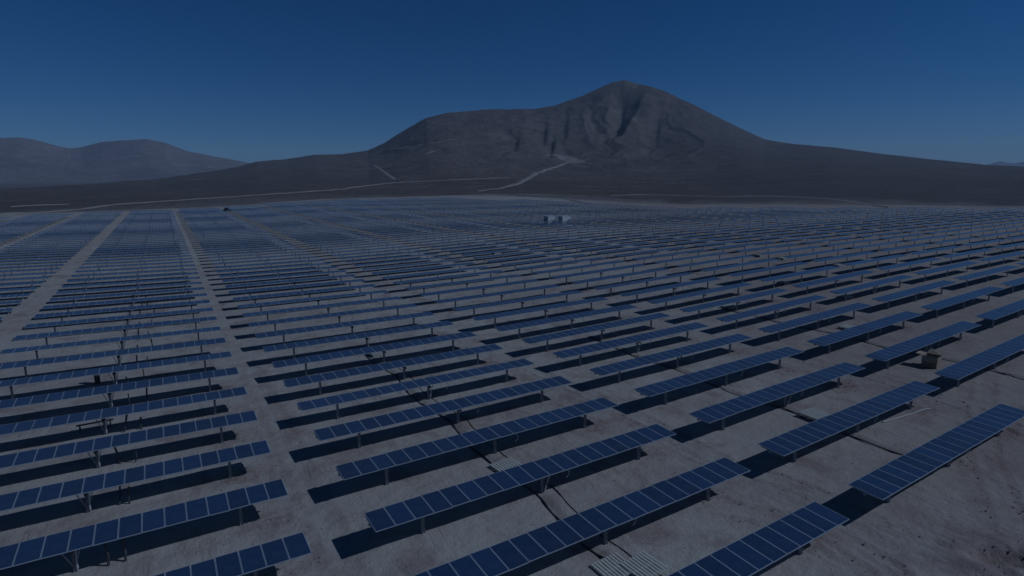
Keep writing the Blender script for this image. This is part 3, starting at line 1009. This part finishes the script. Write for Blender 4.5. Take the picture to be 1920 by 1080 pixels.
hw = w / 2
flap([(hw, -hw, h), (hw, hw, h), (hw + 0.62, hw - 0.1, h + 0.34), (hw + 0.60, -hw + 0.35, h + 0.18)])     # raised, leaning out
flap([(-hw, hw, h), (-hw, -hw, h), (-hw - 0.42, -hw + 0.06, h - 0.42), (-hw - 0.42, hw - 0.06, h - 0.42)])   # hanging
flap([(hw, hw, h), (-hw, hw, h), (-hw + 0.05, hw + 0.6, h + 0.08), (hw - 0.05, hw + 0.6, h + 0.08)])
# two inverter cabins deep in the field
def cabin(x, y, label, lx=3.3):
    z = gz(x, y)
    root = link("inverter_cabin", None, None, (x, y, z)); root.rotation_euler = (0, 0, R(4))
    tag(root, label, "cabin", "white equipment cabins in the field")
    b = MB(); b.box((0, 0, 1.55), (lx, 2.4, 2.5), 0); link("cabin_body", b.mesh("cabin_body", [M_CABIN]), root)
    b = MB(); b.box((0, 0, 2.86), (lx + 0.12, 2.52, 0.10), 0); link("roof", b.mesh("roof", [M_CABIN]), root)
    b = MB(); b.box((0, 0, 0.15), (lx - 0.2, 2.2, 0.30), 0); link("plinth", b.mesh("plinth", [M_CABD]), root)
    for dx in (-lx / 4, lx / 4):
        b = MB(); b.box((0, 0, 0), (lx / 2 - 0.16, 0.04, 2.1), 0)
        dr = link("door", b.mesh("door", [M_CABIN]), root, (dx, -1.215, 1.5))
        b = MB(); b.box((0, -0.03, 0.1), (0.04, 0.05, 0.25), 0); link("handle", b.mesh("handle", [M_CABD]), dr, (lx / 8, 0, 0))
    b = MB()
    for i in range(6):
        b.box((0, 0, -0.4 + i * 0.16), (0.05, 1.3, 0.10), 0)
    link("louvre", b.mesh("louvre", [M_CABD]), root, (-lx / 2 - 0.02, 0, 1.7))


cabin(121.0, 169.2, "small white equipment cabin deep in the field, left of a pair")
cabin(125.2, 166.0, "small white equipment cabin deep in the field, right of a pair", 3.7)

# dark vehicle parked at the far edge
root = link("parked_vehicle", None, None, (36.0, 365.0, gz(36, 365))); root.rotation_euler = (0, 0, R(-20))
tag(root, "dark vehicle parked at the field's far edge beside the track", "vehicle")
b = MB(); b.box((0, 0, 0.75), (4.4, 1.8, 0.7), 0, taper=0.96); b.box((-0.3, 0, 1.5), (2.7, 1.65, 0.85), 0, taper=0.78)
link("vehicle_body", b.mesh("vehicle_body", [M_CARP]), root)
b = MB(); b.box((-0.3, 0, 1.52), (2.2, 1.60, 0.5), 0, taper=0.88); link("windows", b.mesh("windows", [M_GLASS]), root)
for sx_ in (-1.4, 1.4):
    for sy_ in (-0.85, 0.85):
        b = MB(); b.tube([(0, -0.11, 0), (0, 0.11, 0)], 0.36, 12, 0)
        link("wheel", b.mesh("wheel", [M_RUB]), root, (sx_, sy_, 0.36))

# odds and ends by the drive posts of the left block
b = MB(); b.box((0, 0, 0.62), (0.42, 0.32, 1.24), 0); b.box((0, 0, 1.26), (0.48, 0.38, 0.05), 0)
o = link("junction_box", b.mesh("junction_box", [M_DARK]), None, (-5.75, 60.1, gz(-5.75, 60.1)))
o.rotation_euler = (0, 0, 0.1)
tag(o, "dark upright junction box standing between left-hand rows", "junction box")
tr = link("trestle", None, None, (-5.2, 49.0, gz(-5.2, 49.0)))
tag(tr, "low dark trestle on the sand between left-hand rows", "trestle")
b = MB(); b.box((0, 0, 0.42), (2.2, 0.12, 0.10), 0); link("beam", b.mesh("beam", [M_DARK]), tr)
for sx_ in (-0.9, 0.9):
    for sy_ in (-1, 1):
        b = MB(); b.tube([(sx_, 0, 0.4), (sx_, sy_ * 0.3, 0.0)], 0.035, 6, 0); link("leg", b.mesh("leg", [M_DARK]), tr)

# scattered stones and clods
ico = [(0, 0, 1), (0.894, 0, 0.447), (0.276, 0.851, 0.447), (-0.724, 0.526, 0.447), (-0.724, -0.526, 0.447), (0.276, -0.851, 0.447),
       (0.724, 0.526, -0.447), (-0.276, 0.851, -0.447), (-0.894, 0, -0.447), (-0.276, -0.851, -0.447), (0.724, -0.526, -0.447), (0, 0, -1)]
icf = [(0, 1, 2), (0, 2, 3), (0, 3, 4), (0, 4, 5), (0, 5, 1), (1, 6, 2), (2, 7, 3), (3, 8, 4), (4, 9, 5), (5, 10, 1), (2, 6, 7), (3, 7, 8), (4, 8, 9), (5, 9, 10),
       (1, 10, 6), (6, 11, 7), (7, 11, 8), (8, 11, 9), (9, 11, 10), (10, 11, 6)]
ICO = np.array(ico); SV, SF = [], []
n = 0
wts = dist_a * near
cand = np.argwhere(wts > 0.25)
pick = cand[rng.choice(len(cand), 1300)]
spots = [(gx[a] + rng.normal() * 0.1, gy[c] + rng.normal() * 0.1, 0.025 + 0.04 * rng.random() ** 2) for a, c in pick]
spots += [(rng.uniform(-15, 70), rng.uniform(3, 55), 0.02 + 0.05 * rng.random() ** 4) for _ in range(700)]
for x, y, s in spots:
    v = ICO * (1 + 0.35 * (rng.random((12, 1)) - 0.5)) * s * np.array([1.2, 0.9, 0.6])
    a = rng.uniform(0, 6.28); c_, s_ = math.cos(a), math.sin(a)
    v = np.stack([v[:, 0] * c_ - v[:, 1] * s_, v[:, 0] * s_ + v[:, 1] * c_, v[:, 2]], 1)
    SV.append(v + np.array([x, y, near_z(x, y)]))
    SF += [(q[0] + n, q[1] + n, q[2] + n) for q in icf]
    n += 12
me = bpy.data.meshes.new("stones")
me.from_pydata(np.concatenate(SV).tolist(), [], SF)
me.materials.append(M_STONE)
me.update()
tag(link("stones", me), "small stones and clods scattered over the sand", kind="stuff")


# ------------------------------------------------------------------ desert air
hz = MB(); hz.box((0, 8000, 218), (34000, 34000, 448), 0)
hm = bpy.data.materials.new("desert_air"); hm.use_nodes = True
ht = hm.node_tree; ht.nodes.clear()
ho = ht.nodes.new("ShaderNodeOutputMaterial"); hv = ht.nodes.new("ShaderNodeVolumePrincipled")
hv.inputs["Color"].default_value = (0.63, 0.79, 1.0, 1)
hv.inputs["Density"].default_value = 7.0e-5
hv.inputs["Anisotropy"].default_value = 0.0
ht.links.new(hv.outputs[0], ho.inputs["Volume"])
tag(link("haze", hz.mesh("haze", [hm])), "thin desert haze", kind="stuff")
